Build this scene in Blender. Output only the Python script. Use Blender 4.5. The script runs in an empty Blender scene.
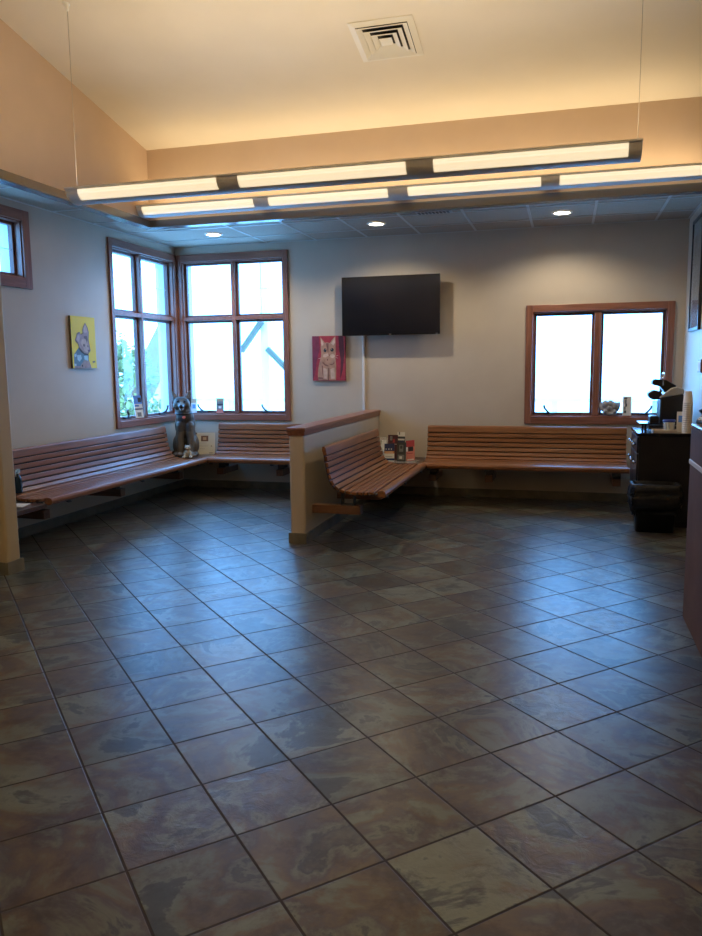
import bpy, bmesh, math, random
from mathutils import Vector, Matrix
from mathutils.geometry import tessellate_polygon
random.seed(7)
SC = bpy.context.scene
COL = SC.collection
R = math.radians
PI = math.pi

# ------------------------------------------------------------------ helpers
def clean(me):
    for p in me.polygons: p.use_smooth = False

class MB:
    """collects shapes and links them as ONE mesh object"""
    def __init__(self, M=None):
        self.bm = bmesh.new(); self.M = M or Matrix()
    def _f(self, vs, mi=0, sm=False):
        try:
            f = self.bm.faces.new(vs)
        except ValueError:
            return None
        f.material_index = mi; f.smooth = sm
        return f
    def v(self, p): return self.bm.verts.new(self.M @ Vector(p))
    def hexa(self, c, mi=0):
        v = [self.v(p) for p in c]
        for q in ((0,3,2,1),(4,5,6,7),(0,1,5,4),(1,2,6,5),(2,3,7,6),(3,0,4,7)):
            self._f([v[i] for i in q], mi)
        return self
    def box(self, x0, x1, y0, y1, z0, z1, mi=0):
        return self.hexa([(x0,y0,z0),(x1,y0,z0),(x1,y1,z0),(x0,y1,z0),(x0,y0,z1),(x1,y0,z1),(x1,y1,z1),(x0,y1,z1)], mi)
    def prism(self, pts, fn, a, b, mi=0, sm=False):
        """2D outline pts swept from a to b; fn(p, t) -> 3D point"""
        A = [self.v(fn(p, a)) for p in pts]; B = [self.v(fn(p, b)) for p in pts]
        n = len(pts)
        for i in range(n):
            self._f([A[i], A[(i+1)%n], B[(i+1)%n], B[i]], mi, sm)
        self._f(A[::-1], mi); self._f(B, mi)
        return self
    def sheet(self, rows, mi=0, sm=True, closed=False):
        V = [[self.v(p) for p in r] for r in rows]
        for i in range(len(V)-1):
            n = len(V[i])
            for j in range(n if closed else n-1):
                self._f([V[i][j], V[i][(j+1)%n], V[i+1][(j+1)%n], V[i+1][j]], mi, sm)
        return V
    def loft(self, rings, mi=0, sm=True, cap0=True, cap1=True):
        V = self.sheet(rings, mi, sm, True)
        if cap0: self._f(V[0][::-1], mi)
        if cap1: self._f(V[-1], mi)
        return self
    def lathe(self, prof, c=(0,0,0), n=24, mi=0, sm=True, cap0=True, cap1=True):
        rings = [[(c[0]+r*math.cos(2*PI*k/n), c[1]+r*math.sin(2*PI*k/n), c[2]+z) for k in range(n)] for r, z in prof]
        return self.loft(rings, mi, sm, cap0, cap1)
    def tube(self, path, r, n=8, mi=0):
        path = [Vector(p) for p in path]
        rings = []
        for i, p in enumerate(path):
            t = (path[min(i+1,len(path)-1)] - path[max(i-1,0)]).normalized()
            u = t.cross(Vector((0,0,1)))
            if u.length < 1e-3: u = t.cross(Vector((1,0,0)))
            u.normalize(); w = t.cross(u)
            rr = r[i] if isinstance(r, (list,tuple)) else r
            rings.append([p + u*rr*math.cos(2*PI*k/n) + w*rr*math.sin(2*PI*k/n) for k in range(n)])
        return self.loft(rings, mi)
    def ball(self, c, r, n=16, mi=0):
        rx, ry, rz = r if isinstance(r, (list,tuple)) else (r,r,r)
        m = n//2
        rings = [[(c[0]+rx*math.sin(PI*(i+.02)/(m+.04))*math.cos(2*PI*k/n), c[1]+ry*math.sin(PI*(i+.02)/(m+.04))*math.sin(2*PI*k/n), c[2]-rz*math.cos(PI*(i+.02)/(m+.04))) for k in range(n)] for i in range(m+1)]
        return self.loft(rings, mi)
    def poly(self, pts, mi=0):
        self._f([self.v(p) for p in pts], mi); return self
    def build(self, name, mats, parent=None, bevel=0, seg=2, loc=None):
        me = bpy.data.meshes.new(name)
        bmesh.ops.recalc_face_normals(self.bm, faces=self.bm.faces)
        self.bm.to_mesh(me); self.bm.free()
        for m in (mats if isinstance(mats, (list,tuple)) else [mats]): me.materials.append(m)
        o = bpy.data.objects.new(name, me); COL.objects.link(o)
        if parent: o.parent = parent
        if loc: o.location = loc
        if bevel:
            b = o.modifiers.new('bevel', 'BEVEL'); b.width = bevel; b.segments = seg
            b.limit_method = 'ANGLE'; b.angle_limit = R(40)
        return o

def tag(o, label=None, cat=None, group=None, kind=None):
    if label: o['label'] = label
    if cat: o['category'] = cat
    if group: o['group'] = group
    if kind: o['kind'] = kind
    return o
def thing(name, label, cat, loc=(0,0,0), rz=0, group=None):
    o = bpy.data.objects.new(name, None); COL.objects.link(o)
    o.empty_display_size = .1
    o.location = loc; o.rotation_euler = (0,0,rz)
    return tag(o, label, cat, group)
def struct(o, label=None): return tag(o, label, kind='structure')

# ------------------------------------------------------------------ materials
def mat(name, col=(.5,.5,.5), rough=.5, metal=0, spec=.5, emit=None, estr=0, coat=0, alpha=None):
    m = bpy.data.materials.new(name); m.use_nodes = True
    b = m.node_tree.nodes['Principled BSDF']
    b.inputs['Base Color'].default_value = (*col,1); b.inputs['Roughness'].default_value = rough
    b.inputs['Metallic'].default_value = metal; b.inputs['Specular IOR Level'].default_value = spec
    b.inputs['Coat Weight'].default_value = coat
    if emit: b.inputs['Emission Color'].default_value = (*emit,1); b.inputs['Emission Strength'].default_value = estr
    return m
def nodes(m): return m.node_tree.nodes, m.node_tree.links, m.node_tree.nodes['Principled BSDF']
def ramp(N, stops):
    r = N.new('ShaderNodeValToRGB'); e = r.color_ramp.elements
    while len(e) < len(stops): e.new(.5)
    for el, (p, c) in zip(e, stops): el.position = p; el.color = (*c,1)
    return r
def noisy(name, c1, c2, scale=20, rough=.6, bump=.0, stretch=(1,1,1), dist=0, detail=4, lo=.35, hi=.65, bs=None, spec=.5, coat=0, metal=0):
    m = mat(name, c1, rough, spec=spec, coat=coat, metal=metal); N, L, b = nodes(m)
    tc = N.new('ShaderNodeTexCoord'); mp = N.new('ShaderNodeMapping'); mp.inputs['Scale'].default_value = stretch
    L.new(tc.outputs['Object'], mp.inputs[0])
    nz = N.new('ShaderNodeTexNoise'); nz.inputs['Scale'].default_value = scale; nz.inputs['Detail'].default_value = detail; nz.inputs['Distortion'].default_value = dist
    L.new(mp.outputs[0], nz.inputs['Vector'])
    r = ramp(N, [(lo,c1),(hi,c2)]); L.new(nz.outputs['Fac'], r.inputs[0]); L.new(r.outputs[0], b.inputs['Base Color'])
    if bump:
        n2 = nz
        if bs:
            n2 = N.new('ShaderNodeTexNoise'); n2.inputs['Scale'].default_value = bs; L.new(mp.outputs[0], n2.inputs['Vector'])
        bp = N.new('ShaderNodeBump'); bp.inputs['Strength'].default_value = bump; bp.inputs['Distance'].default_value = .004
        L.new(n2.outputs['Fac'], bp.inputs['Height']); L.new(bp.outputs[0], b.inputs['Normal'])
    return m
def wood(name, c1, c2, axis=0, rough=.32, spec=.5):
    st = [26,26,26]; st[axis] = 1.6
    m = mat(name, c1, rough, spec=spec); N, L, b = nodes(m)
    tc = N.new('ShaderNodeTexCoord'); mp = N.new('ShaderNodeMapping'); mp.inputs['Scale'].default_value = st
    L.new(tc.outputs['Object'], mp.inputs[0])
    n1 = N.new('ShaderNodeTexNoise'); n1.inputs['Scale'].default_value = 1.0; n1.inputs['Detail'].default_value = 5; n1.inputs['Distortion'].default_value = 1.2
    n2 = N.new('ShaderNodeTexNoise'); n2.inputs['Scale'].default_value = 5.0; n2.inputs['Detail'].default_value = 3
    L.new(mp.outputs[0], n1.inputs['Vector']); L.new(mp.outputs[0], n2.inputs['Vector'])
    mx = N.new('ShaderNodeMath'); mx.operation = 'MULTIPLY_ADD'; mx.inputs[1].default_value = .35
    L.new(n2.outputs['Fac'], mx.inputs[0]); L.new(n1.outputs['Fac'], mx.inputs[2])
    r = ramp(N, [(.42,c1),(.85,c2)]); L.new(mx.outputs[0], r.inputs[0]); L.new(r.outputs[0], b.inputs['Base Color'])
    bp = N.new('ShaderNodeBump'); bp.inputs['Strength'].default_value = .08; bp.inputs['Distance'].default_value = .002
    L.new(mx.outputs[0], bp.inputs['Height']); L.new(bp.outputs[0], b.inputs['Normal'])
    return m

# walls: rolled paint with a fine orange-peel
M_wall  = noisy('wall_paint_taupe', (.545,.47,.375), (.575,.50,.40), 3, .42, .06, bs=160, spec=.35)
M_upper = noisy('wall_paint_apricot', (.57,.43,.31), (.60,.455,.33), 3, .6, .05, bs=160, spec=.3)
M_colp  = noisy('wall_paint_tan', (.46,.375,.25), (.48,.395,.265), 3, .55, .05, bs=160, spec=.3)
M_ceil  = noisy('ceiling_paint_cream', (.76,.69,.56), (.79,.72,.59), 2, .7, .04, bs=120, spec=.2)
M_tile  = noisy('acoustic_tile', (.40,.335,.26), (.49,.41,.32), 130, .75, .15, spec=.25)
M_tbar  = mat('painted_grid_metal', (.55,.53,.48), .3, .2)
M_edge  = mat('painted_edge_metal', (.19,.18,.17), .24, .4)
M_base  = noisy('slate_base_tile', (.13,.125,.10), (.19,.18,.145), 9, .5, .1)
W_RED   = ((.17,.066,.044), (.31,.132,.088))
M_wx = wood('stained_oak_long_x', *W_RED, 0)
M_wy = wood('stained_oak_long_y', *W_RED, 1)
M_wz = wood('stained_oak_upright', *W_RED, 2)
M_sash = wood('dark_sash_wood', (.09,.036,.03), (.17,.072,.052), 2, .4)
M_bench = wood('bench_oak', (.15,.054,.020), (.275,.112,.043), 0, .31, .45)
M_benchdark = wood('bench_beam_oak', (.13,.06,.035), (.22,.11,.065), 1, .45)
M_crank = mat('dark_grey_handle', (.06,.06,.065), .4, .3)
M_cable = mat('cable_wire', (.45,.40,.34), .5, .3)
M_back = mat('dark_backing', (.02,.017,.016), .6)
M_steel = mat('dark_grey_steel', (.10,.10,.105), .45, .6)
M_black = mat('black_plastic', (.012,.012,.014), .35)
M_gloss = mat('black_gloss', (.006,.006,.008), .12, spec=.6)
M_chrome = mat('chrome', (.8,.8,.82), .15, 1)
M_fix   = mat('fixture_grey_enamel', (.70,.70,.71), .5, .0)
M_white = mat('white_enamel', (.84,.83,.80), .45)
M_ext   = mat('exterior_white_paint', (.55,.62,.68), .6)
M_paper = mat('paper_white', (.80,.79,.75), .8)
M_cup   = noisy('paper_cup_white', (.74,.71,.66), (.80,.77,.72), 30, .6)
M_espresso = noisy('black_cabinet_lacquer', (.010,.009,.012), (.016,.015,.018), 6, .3, spec=.5)
M_vent  = mat('vent_enamel', (.80,.76,.66), .5)
M_lampglow = mat('downlight_lens', (.9,.9,.85), .4, emit=(1,.88,.68), estr=18)

def lens_mat():
    m = mat('perforated_lens_lit', (.9,.85,.7), .5); N, L, b = nodes(m)
    tc = N.new('ShaderNodeTexCoord'); vo = N.new('ShaderNodeTexVoronoi'); vo.inputs['Scale'].default_value = 60; vo.inputs['Randomness'].default_value = .1
    L.new(tc.outputs['Object'], vo.inputs['Vector'])
    r = ramp(N, [(.25,(1,.87,.64)),(.6,(.86,.68,.42))]); L.new(vo.outputs['Distance'], r.inputs[0])
    L.new(r.outputs[0], b.inputs['Emission Color']); b.inputs['Emission Strength'].default_value = .98
    return m
M_lens = lens_mat()

def glass_mat():
    m = bpy.data.materials.new('window_glass'); m.use_nodes = True
    N, L = m.node_tree.nodes, m.node_tree.links; N.clear()
    out = N.new('ShaderNodeOutputMaterial'); mix = N.new('ShaderNodeMixShader'); tr = N.new('ShaderNodeBsdfTransparent'); gl = N.new('ShaderNodeBsdfGlossy')
    lw = N.new('ShaderNodeLayerWeight'); lw.inputs[0].default_value = .5
    pw = N.new('ShaderNodeMath'); pw.operation = 'POWER'; pw.inputs[1].default_value = 5
    fr = N.new('ShaderNodeMath'); fr.operation = 'MULTIPLY_ADD'; fr.inputs[1].default_value = .9; fr.inputs[2].default_value = .04
    L.new(lw.outputs['Facing'], pw.inputs[0]); L.new(pw.outputs[0], fr.inputs[0])
    tr.inputs['Color'].default_value = (.95,.98,.98,1); gl.inputs['Roughness'].default_value = .02
    L.new(fr.outputs[0], mix.inputs[0]); L.new(tr.outputs[0], mix.inputs[1]); L.new(gl.outputs[0], mix.inputs[2]); L.new(mix.outputs[0], out.inputs[0])
    return m
M_glass = glass_mat()
def clear_mat(name, tint, fac):
    m = bpy.data.materials.new(name); m.use_nodes = True
    N, L = m.node_tree.nodes, m.node_tree.links; b = N['Principled BSDF']; b.inputs['Base Color'].default_value = (*tint,1); b.inputs['Roughness'].default_value = .12
    tr = N.new('ShaderNodeBsdfTransparent'); mix = N.new('ShaderNodeMixShader'); mix.inputs[0].default_value = fac
    L.new(tr.outputs[0], mix.inputs[1]); L.new(b.outputs[0], mix.inputs[2]); L.new(mix.outputs[0], N['Material Output'].inputs[0])
    return m
M_acryl = clear_mat('clear_acrylic', (.75,.78,.8), .28)
M_bag   = noisy('black_bag_film', (.008,.008,.010), (.014,.014,.016), 18, .5, .9, bs=22, spec=.25)

# floor: 13 inch slate-look tile laid diagonally, dark grout
def floor_mat():
    m = mat('slate_look_tile', (.15,.15,.14), .38, spec=.42); N, L, b = nodes(m)
    S = .34; k = .70710678/S; X0, Y0 = -1.44382, 2.03605
    tc = N.new('ShaderNodeTexCoord')
    def math_(op, a, c=None):
        n = N.new('ShaderNodeMath'); n.operation = op
        for i, q in enumerate((a, c)):
            if q is None: continue
            if isinstance(q, (int,float)): n.inputs[i].default_value = q
            else: L.new(q, n.inputs[i])
        return n.outputs[0]
    def dot(vx, vy, c):
        n = N.new('ShaderNodeVectorMath'); n.operation = 'DOT_PRODUCT'; n.inputs[1].default_value = (vx,vy,0)
        L.new(tc.outputs['Object'], n.inputs[0]); return math_('ADD', n.outputs['Value'], c)
    A = dot(k, k, -(X0+Y0)*k); B = dot(k, -k, -(X0-Y0)*k)
    fa = math_('FRACT', A); fb = math_('FRACT', B); ia = math_('FLOOR', A); ib = math_('FLOOR', B)
    ea = math_('MINIMUM', fa, math_('SUBTRACT', 1, fa)); eb = math_('MINIMUM', fb, math_('SUBTRACT', 1, fb))
    edge = math_('MINIMUM', ea, eb)
    mr = N.new('ShaderNodeMapRange'); mr.inputs[1].default_value = .008; mr.inputs[2].default_value = .016; L.new(edge, mr.inputs[0])
    tilef = mr.outputs[0]                         # 0 in the grout, 1 on the tile
    cid = N.new('ShaderNodeCombineXYZ'); L.new(ia, cid.inputs[0]); L.new(ib, cid.inputs[1])
    wn = N.new('ShaderNodeTexWhiteNoise'); wn.noise_dimensions = '2D'; L.new(cid.outputs[0], wn.inputs['Vector'])
    off = N.new('ShaderNodeVectorMath'); off.operation = 'SCALE'; off.inputs['Scale'].default_value = 40; L.new(wn.outputs['Color'], off.inputs[0])
    pos = N.new('ShaderNodeVectorMath'); pos.operation = 'ADD'; L.new(tc.outputs['Object'], pos.inputs[0]); L.new(off.outputs[0], pos.inputs[1])
    def noise(scale, detail=4, dist=0, rough=.55):
        n = N.new('ShaderNodeTexNoise'); n.inputs['Scale'].default_value = scale; n.inputs['Detail'].default_value = detail
        n.inputs['Distortion'].default_value = dist; n.inputs['Roughness'].default_value = rough
        L.new(pos.outputs[0], n.inputs['Vector']); return n.outputs['Fac']
    big = noise(2.3, 6, .55, .6)
    r1 = ramp(N, [(.30,(.055,.070,.080)),(.385,(.085,.105,.112)),(.405,(.225,.262,.222)),(.455,(.190,.215,.180)),(.49,(.180,.140,.095)),(.53,(.135,.106,.095)),(.555,(.112,.102,.114)),(.60,(.205,.222,.185)),(.625,(.075,.088,.105)),(.74,(.245,.225,.165))])
    L.new(big, r1.inputs[0])
    blot = noise(7, 8, .3, .7)
    r2 = ramp(N, [(.50,(1,1,1)),(.60,(.55,.48,.52))]); L.new(blot, r2.inputs[0])
    mul = N.new('ShaderNodeMixRGB'); mul.blend_type = 'MULTIPLY'; mul.inputs[0].default_value = .8; L.new(r1.outputs[0], mul.inputs[1]); L.new(r2.outputs[0], mul.inputs[2])
    vr = N.new('ShaderNodeMapRange'); vr.inputs[3].default_value = .38; vr.inputs[4].default_value = .66; L.new(wn.outputs['Value'], vr.inputs[0])
    cs = N.new('ShaderNodeVectorMath'); cs.operation = 'SCALE'; L.new(mul.outputs[0], cs.inputs[0]); L.new(vr.outputs[0], cs.inputs['Scale'])
    mg = N.new('ShaderNodeMixRGB'); mg.inputs[1].default_value = (.026,.019,.016,1); L.new(tilef, mg.inputs[0]); L.new(cs.outputs[0], mg.inputs[2])
    L.new(mg.outputs[0], b.inputs['Base Color'])
    fine = noise(26, 6)
    rr = N.new('ShaderNodeMapRange'); rr.inputs[3].default_value = .27; rr.inputs[4].default_value = .40; L.new(fine, rr.inputs[0])
    rg = N.new('ShaderNodeMapRange'); rg.inputs[3].default_value = .8; L.new(tilef, rg.inputs[0]); L.new(rr.outputs[0], rg.inputs[4])
    L.new(rg.outputs[0], b.inputs['Roughness'])
    # relief: a few tiles are cleft, the rest nearly flat
    cle = math_('GREATER_THAN', wn.outputs['Value'], .86)
    rip = noise(13, 6, .9, .65)
    h = math_('MULTIPLY', rip, math_('ADD', math_('MULTIPLY', cle, .75), .07))
    h = math_('ADD', h, math_('MULTIPLY', tilef, .35))
    bp = N.new('ShaderNodeBump'); bp.inputs['Strength'].default_value = .55; bp.inputs['Distance'].default_value = .006
    L.new(h, bp.inputs['Height']); L.new(bp.outputs[0], b.inputs['Normal'])
    return m
M_floor = floor_mat()

# ------------------------------------------------------------------ room shell
XL, YB, H = -4.57, 8.49, 2.89          # left wall, back wall, dropped ceiling
SX, SY = -4.122, 7.158                 # edges of the dropped ceiling
WT = .20
SLOPE, ZC = -.2054, 3.632
def zceil(y): return ZC + SLOPE*(y-SY)

b = MB(); b.box(XL-WT, 4.2, -3.2, YB+WT, -.12, 0)
struct(b.build('floor', M_floor), 'diagonal slate look tile floor with dark grout')
def wall(name, fn, s0, s1, z0, z1, holes, m):
    S = sorted({s0, s1, *[q for h in holes for q in h[:2]]}); Z = sorted({z0, z1, *[q for h in holes for q in h[2:]]})
    b = MB()
    for i in range(len(S)-1):
        for j in range(len(Z)-1):
            c, d = (S[i]+S[i+1])/2, (Z[j]+Z[j+1])/2
            if any(h[0] < c < h[1] and h[2] < d < h[3] for h in holes): continue
            b.hexa([fn(S[i],0,Z[j]), fn(S[i+1],0,Z[j]), fn(S[i+1],WT,Z[j]), fn(S[i],WT,Z[j]), fn(S[i],0,Z[j+1]), fn(S[i+1],0,Z[j+1]), fn(S[i+1],WT,Z[j+1]), fn(S[i],WT,Z[j+1])])
    bmesh.ops.remove_doubles(b.bm, verts=b.bm.verts, dist=1e-5)
    return struct(b.build(name, m))
f_back = lambda s, d, z: (s, YB+d, z)
f_left = lambda s, d, z: (XL-d, s, z)
CW = .058
HB = (XL+.075, -3.13-CW, .83+.07, 2.80-.08)        # corner window, back wall side
HL = (7.06+CW, YB-.075, .83+.07, 2.80-.08)         # corner window, left wall side
HR = (-.436+.066, 1.041-.066, .824+.078, 2.085-.070)
HU = (4.35, 5.855-.085, 2.16+.085, 2.822-.085)
wall('wall_back', f_back, XL-WT, 1.14, 0, 3.0, [HB, HR], M_wall)
wall('wall_left', f_left, -3.2, YB, 0, 3.0, [HL, HU], M_wall)
b = MB(); b.box(1.14, 4.2, SY+.02, YB+WT, 0, 3.0); struct(b.build('wall_right', M_wall))
b = MB(); b.box(4.0, 4.2, -3.2, SY+.02, 0, 6.0); struct(b.build('wall_reception', M_colp))
b = MB(); b.box(XL, 4.0, -3.2, -3.0, 0, 6.0); struct(b.build('wall_entrance', M_colp))
b = MB(); b.box(XL, -3.825, 4.455, 4.597, 0, H); struct(b.build('wall_stub', M_colp, bevel=.018), 'tan end of a short wall at the left edge')
b = MB(); b.box(XL, -3.812, 4.442, 4.610, 0, .09); struct(b.build('baseboard_stub', M_base))
b = MB(); b.prism([(-3,H+.06),(SY+.14,H+.06),(SY+.14,zceil(SY+.14)+.02),(-3,zceil(-3)+.02)], lambda p,t: (t,p[0],p[1]), SX-.14, SX)
struct(b.build('wall_upper_left', M_upper))
b = MB(); b.box(SX-.14, 4.0, SY, SY+.14, H+.06, 3.70); struct(b.build('wall_upper_back', M_upper))
b = MB(); b.prism([(-3.2,zceil(-3.2)),(SY+.2,zceil(SY+.2)),(SY+.2,zceil(SY+.2)+.12),(-3.2,zceil(-3.2)+.12)], lambda p,t: (t,p[0],p[1]), SX-.2, 4.2)
struct(b.build('ceiling', M_ceil), 'cream sloped ceiling rising towards the viewer')
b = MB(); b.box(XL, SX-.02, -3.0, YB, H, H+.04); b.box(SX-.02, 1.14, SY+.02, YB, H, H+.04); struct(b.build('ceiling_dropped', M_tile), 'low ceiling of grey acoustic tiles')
# ceiling grid
b = MB(); tw = .012; zz0, zz1 = H-.004, H+.001
for x in (-3.375,-2.78,-2.18,-1.585,-.98,-.385,.215,.82): b.box(x-tw, x+tw, SY+.02, YB, zz0, zz1)
for x0, x1, y in ((XL,1.14,8.03),(XL,1.14,7.42),(XL,SX,6.81),(XL,SX,6.19),(XL,SX,5.29),(XL,SX,4.4),(XL,SX,3.5)): b.box(x0, x1, y-tw, y+tw, zz0-.0006, zz1)
b.box(XL, XL+.02, -3, YB, zz0-.001, zz1); b.box(XL, 1.14, YB-.02, YB, zz0-.001, zz1); b.box(1.12, 1.14, SY, YB, zz0-.001, zz1)
struct(b.build('trim_1', M_tbar))
# metal edge round the soffit
b = MB(); b.box(SX-.10, SX+.006, -3, SY+.006, H-.012, H+.06)
b.box(SX-.10, 4.0, SY-.006, SY+.10, H-.012, H+.06)
struct(b.build('trim_2', M_edge, bevel=.003))
# half-height partition with its cap
b = MB(); b.box(-2.191, -2.058, 5.868, YB, 0, .905); struct(b.build('wall_partition', M_wall, bevel=.022, seg=4), 'half height wall between the two seating areas')
b = MB(); b.box(-2.199, -2.050, 5.860, YB, .900, .938); b.box(-2.208, -2.041, 5.851, YB, .934, .966); struct(b.build('trim_3', M_wy, bevel=.006), 'wood cap of the half height wall')
b = MB(); b.box(-2.203, -2.046, 5.856, YB, 0, .088); struct(b.build('baseboard_partition', M_base))
b = MB(); b.box(XL, -2.203, YB-.012, YB, 0, .09); b.box(-2.046, 1.14, YB-.012, YB, 0, .09); struct(b.build('baseboard_back', M_base))
b = MB(); b.box(XL, XL+.012, 4.61, YB-.012, 0, .09); struct(b.build('baseboard_left', M_base))

# ------------------------------------------------------------------ windows
def mapped(b, fn, s0, s1, d0, d1, z0, z1, mi=0):
    b.hexa([fn(s0,d0,z0), fn(s1,d0,z0), fn(s1,d1,z0), fn(s0,d1,z0), fn(s0,d0,z1), fn(s1,d0,z1), fn(s1,d1,z1), fn(s0,d1,z1)], mi)
def crank(fn, s, z, d, side, root):
    b = MB(); mapped(b, fn, s-.055, s+.055, d-.03, d, z, z+.02)
    b.tube([fn(s, d-.02, z+.018), fn(s-.02*side, d-.05, z+.04), fn(s-.05*side, d-.055, z+.075), fn(s-.055*side, d-.055, z+.105)], [.011,.011,.011,.014])
    b.build('crank_handle', M_crank, root)
def window(name, fn, hole, frame, cols, rows, depth=.05, grille_rows=(), cranks=(), label=None, mw=.021, mz=M_wz, mx=M_wx):
    s0, s1, z0, z1 = hole; a0, a1, c0, c1 = frame
    root = bpy.data.objects.new(name, None); COL.objects.link(root); struct(root, label)
    b = MB()                                   # casing on the wall face: uprights, then head and sill
    mapped(b, fn, a0, s0+.004, -.022, 0, c0, c1); mapped(b, fn, s1-.004, a1, -.022, 0, c0, c1)
    b.build('casing', mz, root, bevel=.004)
    b = MB(); mapped(b, fn, s0+.004, s1-.004, -.022, 0, z1-.004, c1); mapped(b, fn, s0+.004, s1-.004, -.022, 0, c0, z0+.004)
    b.build('casing', mx, root, bevel=.004)
    b = MB()                                   # jamb liner
    mapped(b, fn, s0, s0+.016, 0, .11, z0, z1); mapped(b, fn, s1-.016, s1, 0, .11, z0, z1)
    mapped(b, fn, s0+.016, s1-.016, 0, .11, z1-.016, z1); mapped(b, fn, s0+.016, s1-.016, 0, .11, z0, z0+.016)
    b.build('jamb', mz, root)
    b = MB()                                   # painted outside return
    mapped(b, fn, s0, s0+.02, .112, WT+.02, z0, z1); mapped(b, fn, s1-.02, s1, .112, WT+.02, z0, z1)
    mapped(b, fn, s0+.02, s1-.02, .112, WT+.02, z1-.02, z1); mapped(b, fn, s0+.02, s1-.02, .112, WT+.04, z0, z0+.02)
    tag(b.build('outer_jamb', M_ext, root), 'pale painted outer return of the window')
    S = [s0+.016] + list(cols) + [s1-.016]; Z = [z0+.016] + list(rows) + [z1-.016]
    b = MB()
    for c in cols: mapped(b, fn, c-mw, c+mw, .0, .105, z0+.016, z1-.016)
    for r in rows: mapped(b, fn, s0+.016, s1-.016, .002, .105, r-mw, r+mw)
    if cols or rows: b.build('mullion', mz, root, bevel=.003)
    for i in range(len(S)-1):
        for j in range(len(Z)-1):
            l, r_ = S[i]+(mw if i else 0), S[i+1]-(mw if i < len(S)-2 else 0)
            lo, hi = Z[j]+(mw if j else 0), Z[j+1]-(mw if j < len(Z)-2 else 0)
            w = .027; d0, d1 = depth, depth+.045
            b = MB()
            mapped(b, fn, l, l+w, d0, d1, lo, hi); mapped(b, fn, r_-w, r_, d0, d1, lo, hi)
            mapped(b, fn, l+w, r_-w, d0, d1, hi-w, hi); mapped(b, fn, l+w, r_-w, d0, d1, lo, lo+w)
            sa = b.build('sash', M_sash, root, bevel=.003)
            b = MB(); mapped(b, fn, l+w, r_-w, d0+.02, d0+.026, lo+w, hi-w); b.build('glass_pane', M_glass, sa)
            if j in grille_rows:
                b = MB(); cs, cz = (l+r_)/2, (lo+hi)/2
                mapped(b, fn, cs-.0022, cs+.0022, d0+.028, d0+.032, lo+w, hi-w); mapped(b, fn, l+w, r_-w, d0+.028, d0+.032, cz-.0022, cz+.0022)
                tag(b.build('grille', M_white, sa), 'thin white grille bars')
    for s, side in cranks: crank(fn, s, z0+.018, depth, side, root)
    return root
window('window_1', f_back, HB, (XL+.02, -3.13, .83, 2.80), [-3.83], [2.045], grille_rows=(1,), cranks=((-4.28,1),(-3.44,1)), label='four light wood window on the back wall, meeting the left wall window in the corner')
window('window_2', f_left, HL, (7.06, YB-.02, .83, 2.80), [7.69], [2.045], grille_rows=(1,), cranks=((7.34,1),(8.10,-1)), label='four light wood window on the left wall, next to the corner', mx=M_wy)
window('window_3', f_back, HR, (-.436, 1.041, .824, 2.085), [.298], [], cranks=((-.175,1),(.80,-1)), mw=.034, label='wide two light wood window above the right hand bench')
window('window_4', f_left, HU, (4.27, 5.855, 2.16, 2.822), [5.05], [], depth=.06, grille_rows=(0,), label='small high wood window at the left edge', mx=M_wy)

# ------------------------------------------------------------------ benches
PATH = [(.150,.800),(.161,.74),(.175,.64),(.192,.565),(.220,.498),(.266,.456),(.33,.438),(.42,.431),(.52,.435),(.585,.442)]
def catmull(P, n=14):
    P = [Vector((*p,0)) for p in P]; out = []
    Q = [2*P[0]-P[1]] + P + [2*P[-1]-P[-2]]
    for i in range(1, len(Q)-2):
        for k in range(n):
            t = k/n; a, b_, c, d = Q[i-1], Q[i], Q[i+1], Q[i+2]
            out.append(.5*((2*b_)+(c-a)*t+(2*a-5*b_+4*c-d)*t*t+(3*b_-a-3*c+d)*t**3))
    return out + [P[-1]]
CUR = catmull(PATH); LEN = [0]
for i in range(1, len(CUR)): LEN.append(LEN[-1] + (CUR[i]-CUR[i-1]).length)
def at(s):
    s = max(0, min(LEN[-1]-1e-6, s))
    for i in range(1, len(LEN)):
        if LEN[i] >= s:
            t = (s-LEN[i-1])/(LEN[i]-LEN[i-1]); p = CUR[i-1].lerp(CUR[i], t)
            tn = (CUR[min(i+2,len(CUR)-1)]-CUR[max(i-3,0)]).normalized(); return p, tn, Vector((tn.y,-tn.x,0))*-1
def nback(s):            # unit normal pointing away from the sitter
    p, t, n = at(s)
    n = Vector((t.y, -t.x, 0))
    return p, t, (n if (n.x*.5+n.y) < 0 or n.x < -.3 else -n)
def slat(b, s0, s1, L, th=.024):
    p0, t0, n0 = nback(s0); p1, t1, n1 = nback(s1)
    b.prism([tuple(p0)[:2], tuple(p1)[:2], tuple(p1+n1*th)[:2], tuple(p0+n0*th)[:2]], lambda p, t: (t,p[0],p[1]), 0, L)
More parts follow.
